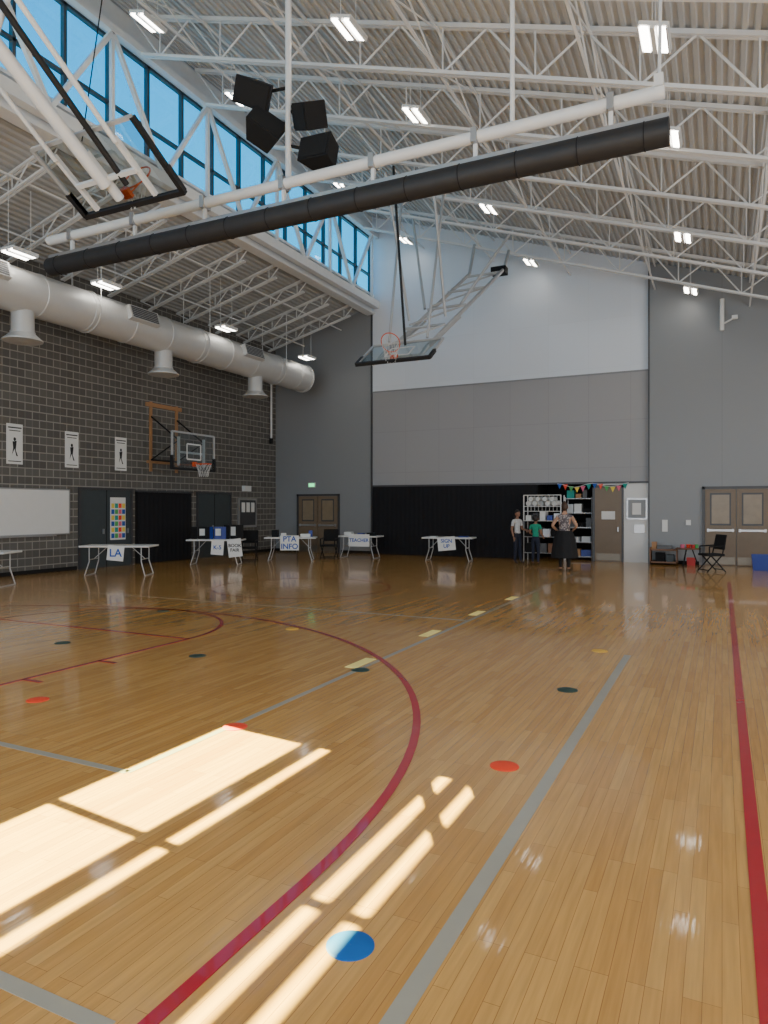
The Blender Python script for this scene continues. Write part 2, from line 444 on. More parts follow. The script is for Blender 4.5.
# ---------------------------------------------------------------- duct
b = MB(); dx, dz, r = -13.4, 6.25, 0.47
n = 32
yy = YB+0.05
rings = []
while yy < 20.9-0.01:
    rings += [(yy, r), (yy+1.17, r), (yy+1.18, r+0.012), (yy+1.24, r+0.012), (yy+1.25, r)]
    yy += 1.25
rings = [q for q in rings if q[0] < 20.85]+[(20.9, r), (20.9, r+0.03), (20.95, r+0.03), (20.95, 0.01)]
vs = []; fs = []
for (y, rr) in rings:
    for i in range(n):
        t = 2*math.pi*i/n; vs.append((dx+rr*math.cos(t), y, dz+rr*math.sin(t)))
for j in range(len(rings)-1):
    for i in range(n): fs.append((j*n+i, j*n+(i+1) % n, (j+1)*n+(i+1) % n, (j+1)*n+i))
b.add(vs, fs, 'duct')
for y in (1.8, 5.85, 9.95, 14.1, 18.15):
    b.lathe((dx, y, dz-r-0.55), [(0.23, 0.62), (0.23, 0.18), (0.25, 0.17), (0.25, 0.13), (0.36, 0.03), (0.40, 0.0), (0.40, -0.03), (0.2, -0.02), (0.01, -0.05)], 'duct')
for y in (4.7, 8.8, 12.9, 17.4):
    R = Matrix.Rotation(math.radians(-18), 3, 'Y')
    c = V((dx, y, dz))+R @ V((r+0.03, 0, 0))
    b.box(c, (0.16, 0.95, 0.34), 'duct', R)
    for q in range(6): b.box(V((dx, y, dz))+R @ V((r+0.113, 0, -0.125+q*0.05)), (0.012, 0.85, 0.032), 'frame_dk', R)
for y in (0.5, 4, 8, 11.6, 15.4, 19.2):
    for sx in (-1, 1): b.tube((dx+sx*0.48, y, dz), (dx+sx*0.48, y, lb(dx+sx*0.48)+0.1), 0.01, 'steel', n=5)
    b.torus((dx, y, dz), (0, 1, 0), r+0.012, 0.015, 'duct', 32, 5)
b.obj('air_duct')

# ---------------------------------------------------------------- ceiling lights
def light_fix(x, y, z, ztop, tilt=0.0):
    b = MB(); R = Matrix.Rotation(tilt, 3, 'Y')
    c = V((x, y, z))
    b.box(c+R @ V((0, 0, 0.05)), (0.38, 0.58, 0.05), 'white', R)
    for sx in (-0.11, 0.11): b.box(c+R @ V((sx, 0, 0.012)), (0.095, 0.52, 0.03), 'lamp', R)
    for sx in (-0.18, 0, 0.18): b.box(c+R @ V((sx, 0, 0.02)), (0.06 if sx == 0 else 0.02, 0.56, 0.06), 'white', R)
    for sy in (-0.25, 0.25): b.tube(c+V((0, sy, 0.06)), (x, y+sy, ztop), 0.006, 'steel', n=5)
    b.obj('ceiling_light', smooth=False)
for y in (9.7, 12.4, 17.1, 21.4):
    for x in (-0.8, -5.35, -9.6, 3.6):
        light_fix(x, y, zb(x)-0.02, zt(x), math.atan(0.33))
for y in (1, 5, 9.4, 11.6, 15.9, 20.2): light_fix(-12.75, y, 6.76, lb(-12.75)+0.05)

# ---------------------------------------------------------------- divider curtain
b = MB()
b.tube((-10.95, 8.7, 6.02), (-0.55, 8.7, 6.02), 0.16, 'roll', n=20)
b.bb(-10.95, -0.55, 8.64, 8.76, 6.14, 6.22, 'metal')
for i in range(14):
    x = -10.7+i*0.76; b.torus((x, 8.7, 6.02), (1, 0, 0), 0.163, 0.006, 'black', 20, 5)
b.tube((-11.0, 8.7, 6.5), (-0.6, 8.7, 6.5), 0.08, 'steel', n=16)
for x in (-10.4, -8.9, -7.4, -5.9, -4.4, -2.9, -1.2):
    b.beam((x, 8.7, 6.2), (x, 8.7, 6.45), 0.05, 0.05, 'steel'); b.box((x, 8.7, 6.5), (0.08, 0.19, 0.19), 'metal')
b.tube((-2.41, 8.7, 6.55), (-2.41, 8.7, zb(-2.41)+0.1), 0.03, 'steel')
b.box((-0.66, 8.7, 6.6), (0.1, 0.22, 0.14), 'steel'); b.tube((-0.66, 8.7, 6.6), (-0.66, 8.9, zb(-0.66)+0.05), 0.02, 'steel')
b.obj('divider_curtain_roll')

# ---------------------------------------------------------------- speakers
e = empty('speaker_cluster', (0, 0, 0))
b = MB()
b.tube((-6.06, 9.06, 6.6), (-6.06, 9.06, zb(-6.06)+0.15), 0.05, 'steel')
sp = [((-6.52, 8.84, 8.08), 25, 20, 30), ((-5.72, 9.15, 7.71), -35, 25, 20), ((-6.42, 8.95, 7.55), 40, 30, -20), ((-5.62, 9.29, 7.18), -5, 5, -8)]
for c, rz, ry, rx in sp: b.tube((-6.06, 9.06, c[2]+0.1), c, 0.025, 'black')
b.obj('bracket', e)
for c, rz, ry, rx in sp:
    R = Euler((math.radians(rx), math.radians(ry), math.radians(rz))).to_matrix()
    b = MB(); vs = []
    for z in (-0.19, 0.19):
        for x, y in ((-0.29, -0.18), (0.29, -0.18), (0.19, 0.2), (-0.19, 0.2)): vs.append(V(c)+R @ V((x, y, z)))
    b.add(vs, [(0,3,2,1),(4,5,6,7),(0,1,5,4),(1,2,6,5),(2,3,7,6),(3,0,4,7)], 'black')
    b.box(V(c)+R @ V((0, -0.19, 0)), (0.53, 0.02, 0.33), 'black', R)
    b.tube(V(c)+R @ V((-0.1, 0.2, 0)), V(c)+R @ V((0.1, 0.2, 0)), 0.04, 'metal')
    b.obj('speaker_box', e, smooth=False, bevel=0.01)

# ---------------------------------------------------------------- basketball hoops
def hoop(b, bc, right, up, front, W=1.83, H=1.07, dark=False):
    bc = V(bc); right = V(right).normalized(); up = V(up).normalized(); front = V(front).normalized()
    P = lambda x, y, z=0: bc+right*x+up*y+front*z
    b.add([P(-W/2, 0), P(W/2, 0), P(W/2, H), P(-W/2, H)], [(0, 1, 2, 3)], 'bglass')
    fr = 0.05
    for a, c in ((P(-W/2, H), P(W/2, H)), (P(-W/2, 0), P(-W/2, H)), (P(W/2, 0), P(W/2, H))): b.beam(a, c, fr, fr, 'strut', front)
    b.beam(P(-W/2-0.03, -0.0), P(W/2+0.03, -0.0), 0.07, 0.08, 'rubber', front)
    for sx in (-1, 1): b.beam(P(sx*(W/2+0.01), 0, 0), P(sx*(W/2+0.01), 0.38, 0), 0.07, 0.08, 'rubber', front)
    if dark: b.beam(P(W/2, 0.3), P(W/2, H), 0.06, 0.07, 'rubber', front)
    for a, c in (((-0.3, 0.3), (0.3, 0.3)), ((-0.3, 0.75), (0.3, 0.75)), ((-0.3, 0.3), (-0.3, 0.75)), ((0.3, 0.3), (0.3, 0.75))):
        b.beam(P(*a, 0.008), P(*c, 0.008), 0.045, 0.006, 'white', front)
    b.beam(P(-0.55, 0.1, -0.09), P(-0.55, 0.95, -0.09), 0.06, 0.06, 'steel', front); b.beam(P(0.55, 0.1, -0.09), P(0.55, 0.95, -0.09), 0.06, 0.06, 'steel', front)
    b.beam(P(-0.55, 0.5, -0.12), P(0.55, 0.5, -0.12), 0.06, 0.06, 'steel', front)
    b.box(P(0, 0.16, 0.03), (0.14, 0.14, 0.06), 'rim', Matrix((right, up, front)).transposed())
    rc = P(0, 0.16, 0.38)
    b.torus(rc, up, 0.228, 0.012, 'rim')
    b.beam(P(-0.06, 0.15, 0.03), P(-0.12, 0.15, 0.2), 0.02, 0.02, 'rim'); b.beam(P(0.06, 0.15, 0.03), P(0.12, 0.15, 0.2), 0.02, 0.02, 'rim')
    N = 12; g = V((0, 0, -1))
    def ring(k, rr, off):
        dep = [0, 0.12, 0.24, 0.38][k]
        x = right; y = front
        out = []
        for i in range(N):
            t = 2*math.pi*(i+off)/N
            out.append(rc+(x*math.cos(t)+y*math.sin(t))*rr+g*dep)
        return out
    rg = [ring(0, 0.225, 0), ring(1, 0.19, 0.5), ring(2, 0.15, 0), ring(3, 0.13, 0.5)]
    for k in range(3):
        for i in range(N):
            j2 = (i-1) % N if k % 2 == 0 else (i+1) % N
            b.tube(rg[k][i], rg[k+1][i], 0.004, 'net', n=4); b.tube(rg[k][i], rg[k+1][j2], 0.004, 'net', n=4)
    return P

b = MB(); P = hoop(b, (-7.5, 7.3, 5.95), (1, 0, 0), (0, -0.85, 0.52), (0, 0.52, 0.85), dark=True)
m0 = P(0, 0.45, -0.2); m1 = V((-7.5, 2.0, 8.95))
b.tube(m0, m1, 0.085, 'steel', n=16)
b.tube(P(0, 0.2, -0.14), P(0, 0.9, -0.14), 0.07, 'steel', n=14)
b.tube(P(0.25, 0.35, -0.12), V((-7.25, 2.4, 9.15)), 0.04, 'rubber', n=10)
for sx in (-1, 1):
    b.tube(P(sx*0.55, 0.9, -0.12), V((-7.5+sx*0.55, 2.2, 9.15)), 0.035, 'steel')
    b.tube(V((-7.5, 5.2, 7.0)), V((-7.5+sx*1.3, 5.3, zb(-7.5+sx*1.3))), 0.035, 'steel')
b.tube(V((-9.5, 2.2, 9.0)), V((-5.5, 2.2, 9.0)), 0.06, 'steel')
for sx in (-9.4, -5.6): b.tube(V((sx, 2.2, 9.0)), V((sx, 2.2, zb(sx)+0.1)), 0.05, 'steel')
b.tube(P(0, 1.0, -0.05), V((-7.5, 7.0, zb(-7.5)+0.1)), 0.008, 'black')
b.obj('basketball_hoop')
b = MB(); bx = -6.80
P = hoop(b, (bx, 14.4, 5.02), (-1, 0, 0), (0, 0.82, 0.57), (0, -0.57, 0.82))
tx = bx+0.35; tz = 8.85
for sx in (-1, 1):
    b.tube(P(sx*0.5, 0.8, -0.12), V((tx-sx*0.55, 20.4, tz)), 0.055, 'strut')
    b.tube(P(sx*0.5, 0.3, -0.12), V((bx-sx*0.5, 17.6, 6.75)), 0.035, 'strut')
    b.tube(V((bx+sx*0.52, 17.6, 7.1)), V((bx+sx*1.5, 19.0, zb(bx+sx*1.5)+0.1)), 0.04, 'strut')
    b.tube(V((bx+sx*0.5, 16.5, 6.5)), V((bx+sx*0.6, 15.3, zb(bx)+0.1)), 0.035, 'strut')
    b.tube(V((bx+sx*0.5, 15.3, 5.7)), V((bx+sx*0.6-0.3, 16.9, zb(bx)+0.1)), 0.035, 'strut')
    b.tube(V((tx+sx*0.55, 20.4, tz)), V((tx+sx*0.55, 20.9, zb(tx+sx*0.55)+0.1)), 0.05, 'strut')
A0 = V((bx, 15.1, 5.55)); A1 = V((tx, 20.4, tz))
for t in (0.2, 0.45, 0.7, 0.95):
    q = A0.lerp(A1, t); b.tube(q+V((-0.55, 0, 0)), q+V((0.55, 0, 0)), 0.035, 'strut')
    q2 = A0.lerp(A1, t-0.2); b.tube(q2+V((-0.55, 0, 0)), q+V((0.55, 0, 0)), 0.025, 'strut')
b.tube(P(0, 0.9, 0), V((bx-0.25, 15.0, zb(bx)+0.05)), 0.03, 'rubber')
b.box((tx+0.4, 20.4, tz-0.05), (0.45, 0.3, 0.22), 'black')
b.obj('basketball_hoop')
b = MB(); P = hoop(b, (-14.25, 16.25, 2.80), (0, 1, 0), (0, 0, 1), (1, 0, 0))
for y in (15.75, 16.85): b.bb(XL, XL+0.05, y-0.045, y+0.045, 2.75, 4.85, 'wood')
b.bb(XL, XL+0.06, 15.55, 17.05, 4.70, 4.82, 'wood'); b.bb(XL, XL+0.06, 15.6, 17.0, 3.0, 3.08, 'wood')
for y in (15.75, 16.85):
    b.tube((XL+0.05, y, 4.4), (-14.38, y, 3.65), 0.025, 'black'); b.tube((XL+0.05, y, 3.1), (-14.38, y, 3.0), 0.025, 'black')
    b.tube((XL+0.05, y, 3.1), (-14.38, y, 3.65), 0.02, 'black')
b.obj('basketball_hoop')

# ---------------------------------------------------------------- left wall items
def poster_left(y0, y1, z0, z1, kind):
    b = MB(); x = XL+0.012
    b.bb(XL, x, y0, y1, z0, z1, 'paper')
    w = y1-y0; h = z1-z0
    b.bb(x, x+0.003, y0+0.08*w, y1-0.08*w, z1-0.11*h, z1-0.08*h, 'ink'); b.bb(x, x+0.003, y0+0.15*w, y1-0.15*w, z1-0.18*h, z1-0.16*h, 'ink')
    cy = (y0+y1)/2; cz = z0+0.5*h
    b.ell((x, cy, cz+0.12*h), (0.003, 0.035, 0.045), 'ink', 12, 6)
    b.add([(x+0.002, cy-0.14*w, cz+0.06*h), (x+0.002, cy+0.12*w, cz+0.08*h), (x+0.002, cy+0.06*w, cz-0.15*h), (x+0.002, cy+0.2*w, z0+0.2*h), (x+0.002, cy+0.1*w, z0+0.2*h), (x+0.002, cy-0.02*w, cz-0.12*h), (x+0.002, cy-0.18*w, z0+0.22*h), (x+0.002, cy-0.1*w, cz-0.1*h)], [tuple(range(8))], 'ink')
    b.bb(x, x+0.003, y0+0.1*w, y1-0.1*w, z0+0.06*h, z0+0.08*h, 'ink')
    b.obj('wall_poster', smooth=False)
poster_left(11.07, 11.5, 2.72, 3.7, 0); poster_left(12.73, 13.15, 2.72, 3.67, 1); poster_left(14.4, 14.82, 2.72, 3.67, 2)
b = MB(); b.bb(XL, XL+0.03, 9.0, 12.85, 0.98, 2.12, 'white'); 
for y0, y1, z0, z1 in ((9, 12.85, 0.96, 0.99), (9, 12.85, 2.11, 2.14), (12.83, 12.86, 0.96, 2.14), (8.98, 9.01, 0.96, 2.14)): b.bb(XL, XL+0.04, y0, y1, z0, z1, 'metal')
b.bb(XL, XL+0.1, 9.5, 12.4, 0.93, 0.97, 'metal'); b.obj('whiteboard', smooth=False)
def door_left(name, y0, y1, h, k, leafs=2):
    b = MB(); b.bb(XL, XL+0.03, y0, y1, 0, h, k)
    for a, c in ((y0-0.06, y0), (y1, y1+0.06)): b.bb(XL, XL+0.06, a, c, 0, h+0.06, 'frame_dk')
    b.bb(XL, XL+0.06, y0, y1, h, h+0.06, 'frame_dk')
    for i in range(1, leafs): 
        y = y0+(y1-y0)*i/leafs; b.bb(XL+0.03, XL+0.036, y-0.01, y+0.01, 0, h, 'black')
    for i in range(leafs):
        y = y0+(y1-y0)*(i+0.85)/leafs; b.box((XL+0.06, y, 1.0), (0.05, 0.03, 0.14), 'metal')
    return b.obj(name, smooth=False)
door_left('door_1', 13.2, 14.95, 2.15, 'green_door'); door_left('door_2', 17.85, 19.5, 2.12, 'green_door')
b = MB(); nseg = 60; vs = []
for i in range(nseg+1):
    y = 15.2+2.3*i/nseg; x = XL+0.06+0.006*math.sin(i*1.3)
    vs += [(x, y, 0.02), (x, y, 2.12)]
b.add(vs, [(2*i, 2*i+2, 2*i+3, 2*i+1) for i in range(nseg)], 'curtain'); b.bb(XL, XL+0.02, 15.15, 17.55, 0, 2.16, 'black')
b.bb(XL, XL+0.1, 15.15, 17.55, 2.12, 2.17, 'frame_dk'); b.obj('wall_curtain')
b = MB(); b.bb(XL+0.03, XL+0.045, 14.2, 14.75, 0.75, 1.95, 'paper')
cols = ['blueink', 'orange', 'green', 'yellow', 'pink', 'teal']
for i in range(6):
    for j in range(4):
        b.bb(XL+0.045, XL+0.048, 14.23+j*0.13, 14.34+j*0.13, 0.8+i*0.17, 0.93+i*0.17, cols[(i*3+j*2) % 6])
b.obj('wall_chart', smooth=False)
b = MB(); b.bb(XL, XL+0.06, 19.95, 21.0, 0.95, 2.0, 'metal'); b.bb(XL+0.06, XL+0.065, 20.02, 20.93, 1.03, 1.93, 'frame_dk')
for i in range(3): b.bb(XL+0.065, XL+0.068, 20.1+i*0.28, 20.3+i*0.28, 1.5, 1.85, 'paper')
b.obj('notice_board', smooth=False)
b = MB(); b.tube((XL+0.08, 21.9, 4.3), (XL+0.08, 21.9, 6.8), 0.04, 'steel'); b.tube((XL+0.08, 21.9, 4.3), (XL+0.08, 21.9, 4.1), 0.07, 'black'); b.obj('wall_conduit')
b = MB(); b.bb(XL, XL+0.12, 20.2, 20.6, 2.25, 2.45, 'plain_white'); b.obj('wall_sign_box', smooth=False)

# ---------------------------------------------------------------- far wall items
def dbl_door(name, x0, x1, yf, h, k='door', glass=True):
    b = MB(); y = yf
    b.bb(x0, x0+0.07, y-0.06, y, 0, h+0.07, 'frame_dk'); b.bb(x1-0.07, x1, y-0.06, y, 0, h+0.07, 'frame_dk'); b.bb(x0, x1, y-0.06, y, h, h+0.07, 'frame_dk')
    xm = (x0+x1)/2
    for a, c, s in ((x0+0.08, xm-0.01, 1), (xm+0.01, x1-0.08, -1)):
        b.bb(a, c, y-0.045, y-0.005, 0.01, h-0.01, k)
        cx = (a+c)/2; b.bb(cx-0.27, cx+0.27, y-0.05, y-0.045, 1.15, h-0.12, 'frame_dk'); b.bb(cx-0.23, cx+0.23, y-0.055, y-0.05, 1.2, h-0.17, 'mirrorg')
        b.bb(a+0.05, c-0.05, y-0.11, y-0.08, 0.98, 1.04, 'metal'); b.box((a+0.08, y-0.07, 1.01), (0.05, 0.06, 0.09), 'metal'); b.box((c-0.08, y-0.07, 1.01), (0.05, 0.06, 0.09), 'metal')
        b.bb(a+0.02, c-0.02, y-0.05, y-0.045, 0.04, 0.25, 'kick')
    return b.obj(name, smooth=False)
M['mirrorg'] = mat('door_lite_glass', (0.26, 0.20, 0.13), 0.3, 0.0, var=0.2)
M['kick'] = mat('kick_plate', (0.22, 0.19, 0.15), 0.4, 0.5, var=0.1)
dbl_door('door_3', -14.5, -12.65, YF, 2.1)
dbl_door('door_4', -0.52, 1.25, YF-0.12, 2.2)
b = MB(); b.bb(-3.62, -3.55, YF-0.05, YF, 0, 2.35, 'frame_dk'); b.bb(-2.76, -2.70, YF-0.05, YF, 0, 2.35, 'frame_dk'); b.bb(-3.62, -2.70, YF-0.05, YF, 2.28, 2.36, 'frame_dk')
b.bb(-3.55, -2.76, YF-0.04, YF, 0.01, 2.28, 'door'); b.box((-2.86, YF-0.07, 1.0), (0.04, 0.06, 0.14), 'metal'); b.bb(-3.5, -2.8, YF-0.045, YF-0.04, 0.04, 0.25, 'kick')
b.bb(-3.35, -2.95, YF-0.048, YF-0.04, 1.3, 1.55, 'paper'); b.obj('door_5', smooth=False)
b = MB(); b.bb(-14.0, -13.7, YF-0.04, YF, 2.42, 2.6, 'white'); b.bb(-13.97, -13.73, YF-0.045, YF-0.04, 2.45, 2.57, 'exit'); b.obj('exit_sign', smooth=False)
b = MB(); b.bb(-2.62, -2.02, YF-0.03, YF, 1.3, 1.95, 'metal'); b.bb(-2.57, -2.07, YF-0.035, YF-0.03, 1.35, 1.9, 'gray_wall')
b.bb(-2.45, -2.2, YF-0.04, YF-0.035, 1.45, 1.8, 'paper'); b.bb(-2.4, -2.1, YF-0.03, YF, 0.9, 1.15, 'metal'); b.obj('wall_notice_frame', smooth=False)
b = MB()
b.bb(-0.95, -0.82, YF-0.13-0.03, YF-0.12, 1.15, 1.3, 'white'); b.bb(-1.6, -1.45, YF-0.15, YF-0.12, 0.95, 1.3, 'white'); b.obj('wall_switch', smooth=False)
b = MB(); b.tube((0.0, YF-0.3, 6.7), (0.0, YF-0.3, 7.6), 0.06, 'white'); b.tube((-0.05, YF-0.3, 6.85), (0.3, YF-0.4, 7.0), 0.025, 'white'); b.box((0, YF-0.2, 7.2), (0.1, 0.2, 0.1), 'white'); b.box((0.32, YF-0.4, 7.02), (0.15, 0.1, 0.1), 'white'); b.obj('wall_camera')
b = MB(); nseg = 240; vs = []
for i in range(nseg+1):
    x = XC+0.06+(5.9)*i/nseg; y = YF-0.07+0.004*math.sin(i*0.9)
    vs += [(x, y, 0.02), (x, y, 2.4)]
b.add(vs, [(2*i, 2*i+2, 2*i+3, 2*i+1) for i in range(nseg)], 'curtain'); b.obj('stage_curtain')
b = MB(); prev = None
for i in range(13):
    t = i/12; x = -4.7+t*2.15; z = 2.42-0.12*math.sin(t*math.pi*2)**2
    if i < 12: b.add([(x, YF-0.08, z), (x+0.15, YF-0.08, z), (x+0.075, YF-0.08, z-0.17), (x, YF-0.07, z), (x+0.15, YF-0.07, z), (x+0.075, YF-0.07, z-0.17)], [(0,1,2),(3,5,4),(0,3,4,1),(1,4,5,2),(2,5,3,0)], cols[i % 6])
    if prev: b.tube(prev, (x, YF-0.075, z), 0.008, 'net', n=5)
    prev = (x, YF-0.075, z)
b.obj('pennant_banner', smooth=False)

# shelving
def shelf(x0, x1, y0, y1, h, n, seed):
    rnd = random.Random(seed); e = empty('storage_shelf')
    b = MB()
    for x in (x0, x1):
        for y in (y0, y1): b.tube((x, y, 0), (x, y, h), 0.015, 'metal', n=6)
    zs = [0.12+(h-0.16)*i/(n-1) for i in range(n)]
    for z in zs: 
        b.bb(x0, x1, y0, y1, z-0.012, z, 'metal')
        b.tube((x0, y0, z-0.03), (x1, y0, z-0.03), 0.008, 'metal', n=5)
    b.obj('frame', e)
    b = MB()
    for z in zs:
        x = x0+0.04
        while x < x1-0.15:
            w = rnd.uniform(0.12, 0.3); hh = rnd.uniform(0.12, 0.3)
            if x+w > x1: break
            k = rnd.choice(['white', 'paper', 'metal', 'teal', 'frame_dk', 'black', 'frame_dk', 'wood', 'bluep', 'strut'])
            if rnd.random() < 0.25: b.tube((x+w/2, (y0+y1)/2, z), (x+w/2, (y0+y1)/2, z+hh), w/2.2, k, n=12)
            else: b.bb(x, x+w, y0+0.04, y1-0.06, z, z+hh, k)
            x += w+rnd.uniform(0.01, 0.05)
    b.obj('stored_goods', e, smooth=False)
shelf(-4.5, -3.68, YF+0.2, YF+0.6, 2.0, 5, 3)
e = empty('wire_rack'); b = MB(); x0, x1, y0, y1 = -5.6, -4.45, 21.55, 22.05
for x in (x0, x1):
    for y in (y0, y1): b.tube((x, y, 0.0), (x, y, 1.25), 0.015, 'metal', n=8); b.tube((x, y, 1.25), (x, y, 2.05), 0.018, 'white', n=8)
for z, k in ((0.25, 'metal'), (0.75, 'metal'), (1.25, 'white'), (1.7, 'white')):
    for y in (y0, y1): b.tube((x0, y, z), (x1, y, z), 0.012, k, n=6)
    for x in (x0, x1): b.tube((x, y0, z), (x, y1, z), 0.012, k, n=6)
    for i in range(12):
        x = x0+(x1-x0)*(i+0.5)/12; b.tube((x, y0, z), (x, y1, z), 0.006, k, n=4)
for i in range(1, 10):
    x = x0+(x1-x0)*i/10; b.tube((x, y0, 1.55), (x, y0, 2.05), 0.006, 'white', n=4)
b.tube((x0, y0, 2.05), (x1, y0, 2.05), 0.014, 'white', n=6); b.tube((x0, y0, 1.55), (x1, y0, 1.55), 0.01, 'white', n=6)
b.obj('frame', e)
b = MB()
for i in range(5): b.tube((x0+0.12+i*0.2, y0+0.06, 1.79), (x0+0.22+i*0.2, y1-0.05, 1.81), 0.075, ('paper', 'white', 'strut', 'paper', 'white')[i], n=12)
for i in range(4): b.tube((x0+0.2+i*0.22, y0+0.06, 1.93), (x0+0.24+i*0.22, y1-0.1, 1.93), 0.07, 'white' if i % 2 else 'paper', n=12)
for i, k in enumerate(('white', 'frame_dk', 'paper', 'bluep', 'metal')): b.bb(x0+0.05+i*0.22, x0+0.22+i*0.22, y0+0.05, y1-0.05, 1.262, 1.42+0.06*(i % 3), k)
for i, k in enumerate(('black', 'frame_dk', 'metal', 'black')): b.bb(x0+0.05+i*0.27, x0+0.28+i*0.27, y0+0.05, y1-0.05, 0.762, 1.0+0.05*(i % 2), k)
for i, k in enumerate(('black', 'frame_dk', 'brownwood')): b.bb(x0+0.05+i*0.35, x0+0.35+i*0.35, y0+0.05, y1-0.05, 0.262, 0.55, k)
b.obj('rolled_goods', e)

# ---------------------------------------------------------------- tables
def table(cx, cy, rz, L=1.83, W=0.76, h=0.74):
    e = empty('folding_table', (cx, cy, 0), rz)
    b = MB(); b.bb(-L/2, L/2, -W/2, W/2, h-0.045, h, 'white'); b.obj('top', e, smooth=False, bevel=0.015)
    b = MB()
    for sx in (-1, 1):
        x = sx*(L/2-0.22); xo = sx*(L/2-0.12)
        for y in (-W/2+0.1, W/2-0.1): b.path([(x, y, h-0.045), (x, y, 0.35), (xo, y*1.1, 0.012)], 0.014, 'strut')
        b.tube((xo, -(W/2-0.1)*1.1, 0.014), (xo, (W/2-0.1)*1.1, 0.014), 0.014, 'strut'); b.tube((x, -W/2+0.1, 0.4), (x, W/2-0.1, 0.4), 0.012, 'strut')
        b.tube((x, 0, 0.4), (sx*0.3, 0, h-0.05), 0.01, 'strut')
    b.obj('legs', e)
    return e
th = math.radians(26)
def sign(e, x, z0, z1, w, W, body, tilt=0, size=0.16, k='blueink'):
    b = MB(); y = -W/2-0.012
    b.box((x, y, (z0+z1)/2), (w, 0.008, z1-z0), 'paper', Matrix.Rotation(tilt, 3, 'Y')); b.obj('paper_sign', e, smooth=False)
    text(body, (x, y-0.006, (z0+z1)/2), size, k, (math.pi/2, 0, 0), e)
t0 = table(-14.25, 9.35, th)
t1 = table(-13.35, 12.55, th, 1.7); sign(t1, 0.05, 0.38, 0.74, 0.40, 0.76, 'LA', 0.1, 0.26)
t2 = table(-13.35, 16.2, th, 1.6)
t3 = table(-12.2, 18.4, th, 1.6); sign(t3, 0.0, 0.34, 0.80, 0.58, 0.76, 'PTA\nINFO', 0, 0.23)
t4 = table(-10.75, 20.3, th*0.3, 1.4); sign(t4, 0.1, 0.40, 0.8, 0.72, 0.76, 'TEACHER', 0, 0.155)
t5 = table(-7.7, 20.5, 0.15, 1.6); sign(t5, 0.0, 0.34, 0.76, 0.55, 0.76, 'SIGN\nUP', -0.1, 0.16)
def trifold(e, x, z, w=0.5, h=0.36, k='black'):
    b = MB()
    b.bb(x-w/4, x+w/4, 0.0, 0.012, z, z+h, k)
    for s in (-1, 1):
        R = Matrix.Rotation(s*0.6, 3, 'Z'); b.box((x+s*(w/4+0.1), -0.06, z+h/2), (0.24, 0.012, h), k, R)
    b.bb(x-0.08, x+0.08, -0.006, 0.0, z+0.1, z+h-0.06, 'paper'); b.obj('display_board', e, smooth=False)
trifold(t2, -0.42, 0.74); trifold(t2, 0.05, 0.74, k='bluep'); trifold(t2, 0.5, 0.74, 0.36, 0.42)
sign(t2, 0.12, 0.30, 0.72, 0.36, 0.76, 'K-5', 0.08, 0.16); sign(t2, 0.62, 0.24, 0.76, 0.40, 0.76, 'BOOK\nFAIR', -0.12, 0.13, 'ink')
def boxes(e, lst):
    b = MB()
    for (x, y, w, d, h, k) in lst: b.bb(x-w/2, x+w/2, y-d/2, y+d/2, 0.74, 0.74+h, k)
    b.obj('table_items', e, smooth=False, bevel=0.008)
boxes(t3, [(-0.5, 0, 0.2, 0.2, 0.22, 'black'), (-0.25, 0.1, 0.15, 0.2, 0.12, 'paper'), (0.45, 0, 0.3, 0.25, 0.1, 'white'), (0.6, 0.1, 0.12, 0.12, 0.2, 'bluep')])
boxes(t4, [(-0.4, 0, 0.25, 0.25, 0.12, 'paper'), (0.4, 0.0, 0.25, 0.3, 0.1, 'black'), (0, 0.1, 0.2, 0.2, 0.08, 'bluep')])
boxes(t5, [(-0.5, 0, 0.22, 0.3, 0.02, 'paper'), (0.45, 0.05, 0.3, 0.22, 0.03, 'bluep')])

def chair(x, y, rz, k='black', name='folding_chair'):
    e = empty(name, (x, y, 0), rz); b = MB()
    b.box((0, 0.0, 0.45), (0.48, 0.46, 0.06), k); b.obj('seat', e, smooth=False, bevel=0.015)
    b = MB(); b.box((0, 0.24, 0.76), (0.46, 0.04, 0.36), k, Matrix.Rotation(-0.15, 3, 'X')); b.obj('backrest', e, smooth=False, bevel=0.01)
    b = MB()
    for sx in (-0.23, 0.23):
        b.path([(sx, -0.24, 0.012), (sx, 0.16, 0.45), (sx, 0.27, 0.95)], 0.017, k); b.path([(sx, 0.26, 0.012), (sx, -0.14, 0.44)], 0.017, k)
        b.path([(sx, -0.18, 0.45), (sx, -0.18, 0.66), (sx, 0.2, 0.68)], 0.018, k)
    b.tube((-0.23, 0.27, 0.95), (0.23, 0.27, 0.95), 0.017, k); b.tube((-0.23, -0.2, 0.06), (0.23, -0.2, 0.06), 0.012, k); b.tube((-0.23, 0.2, 0.07), (0.23, 0.2, 0.07), 0.012, k)
    b.obj('frame', e)
chair(-0.25, 19.8, math.radians(-60)); chair(-11.35, 19.3, math.radians(15)); chair(-12.9, 17.15, math.radians(26))

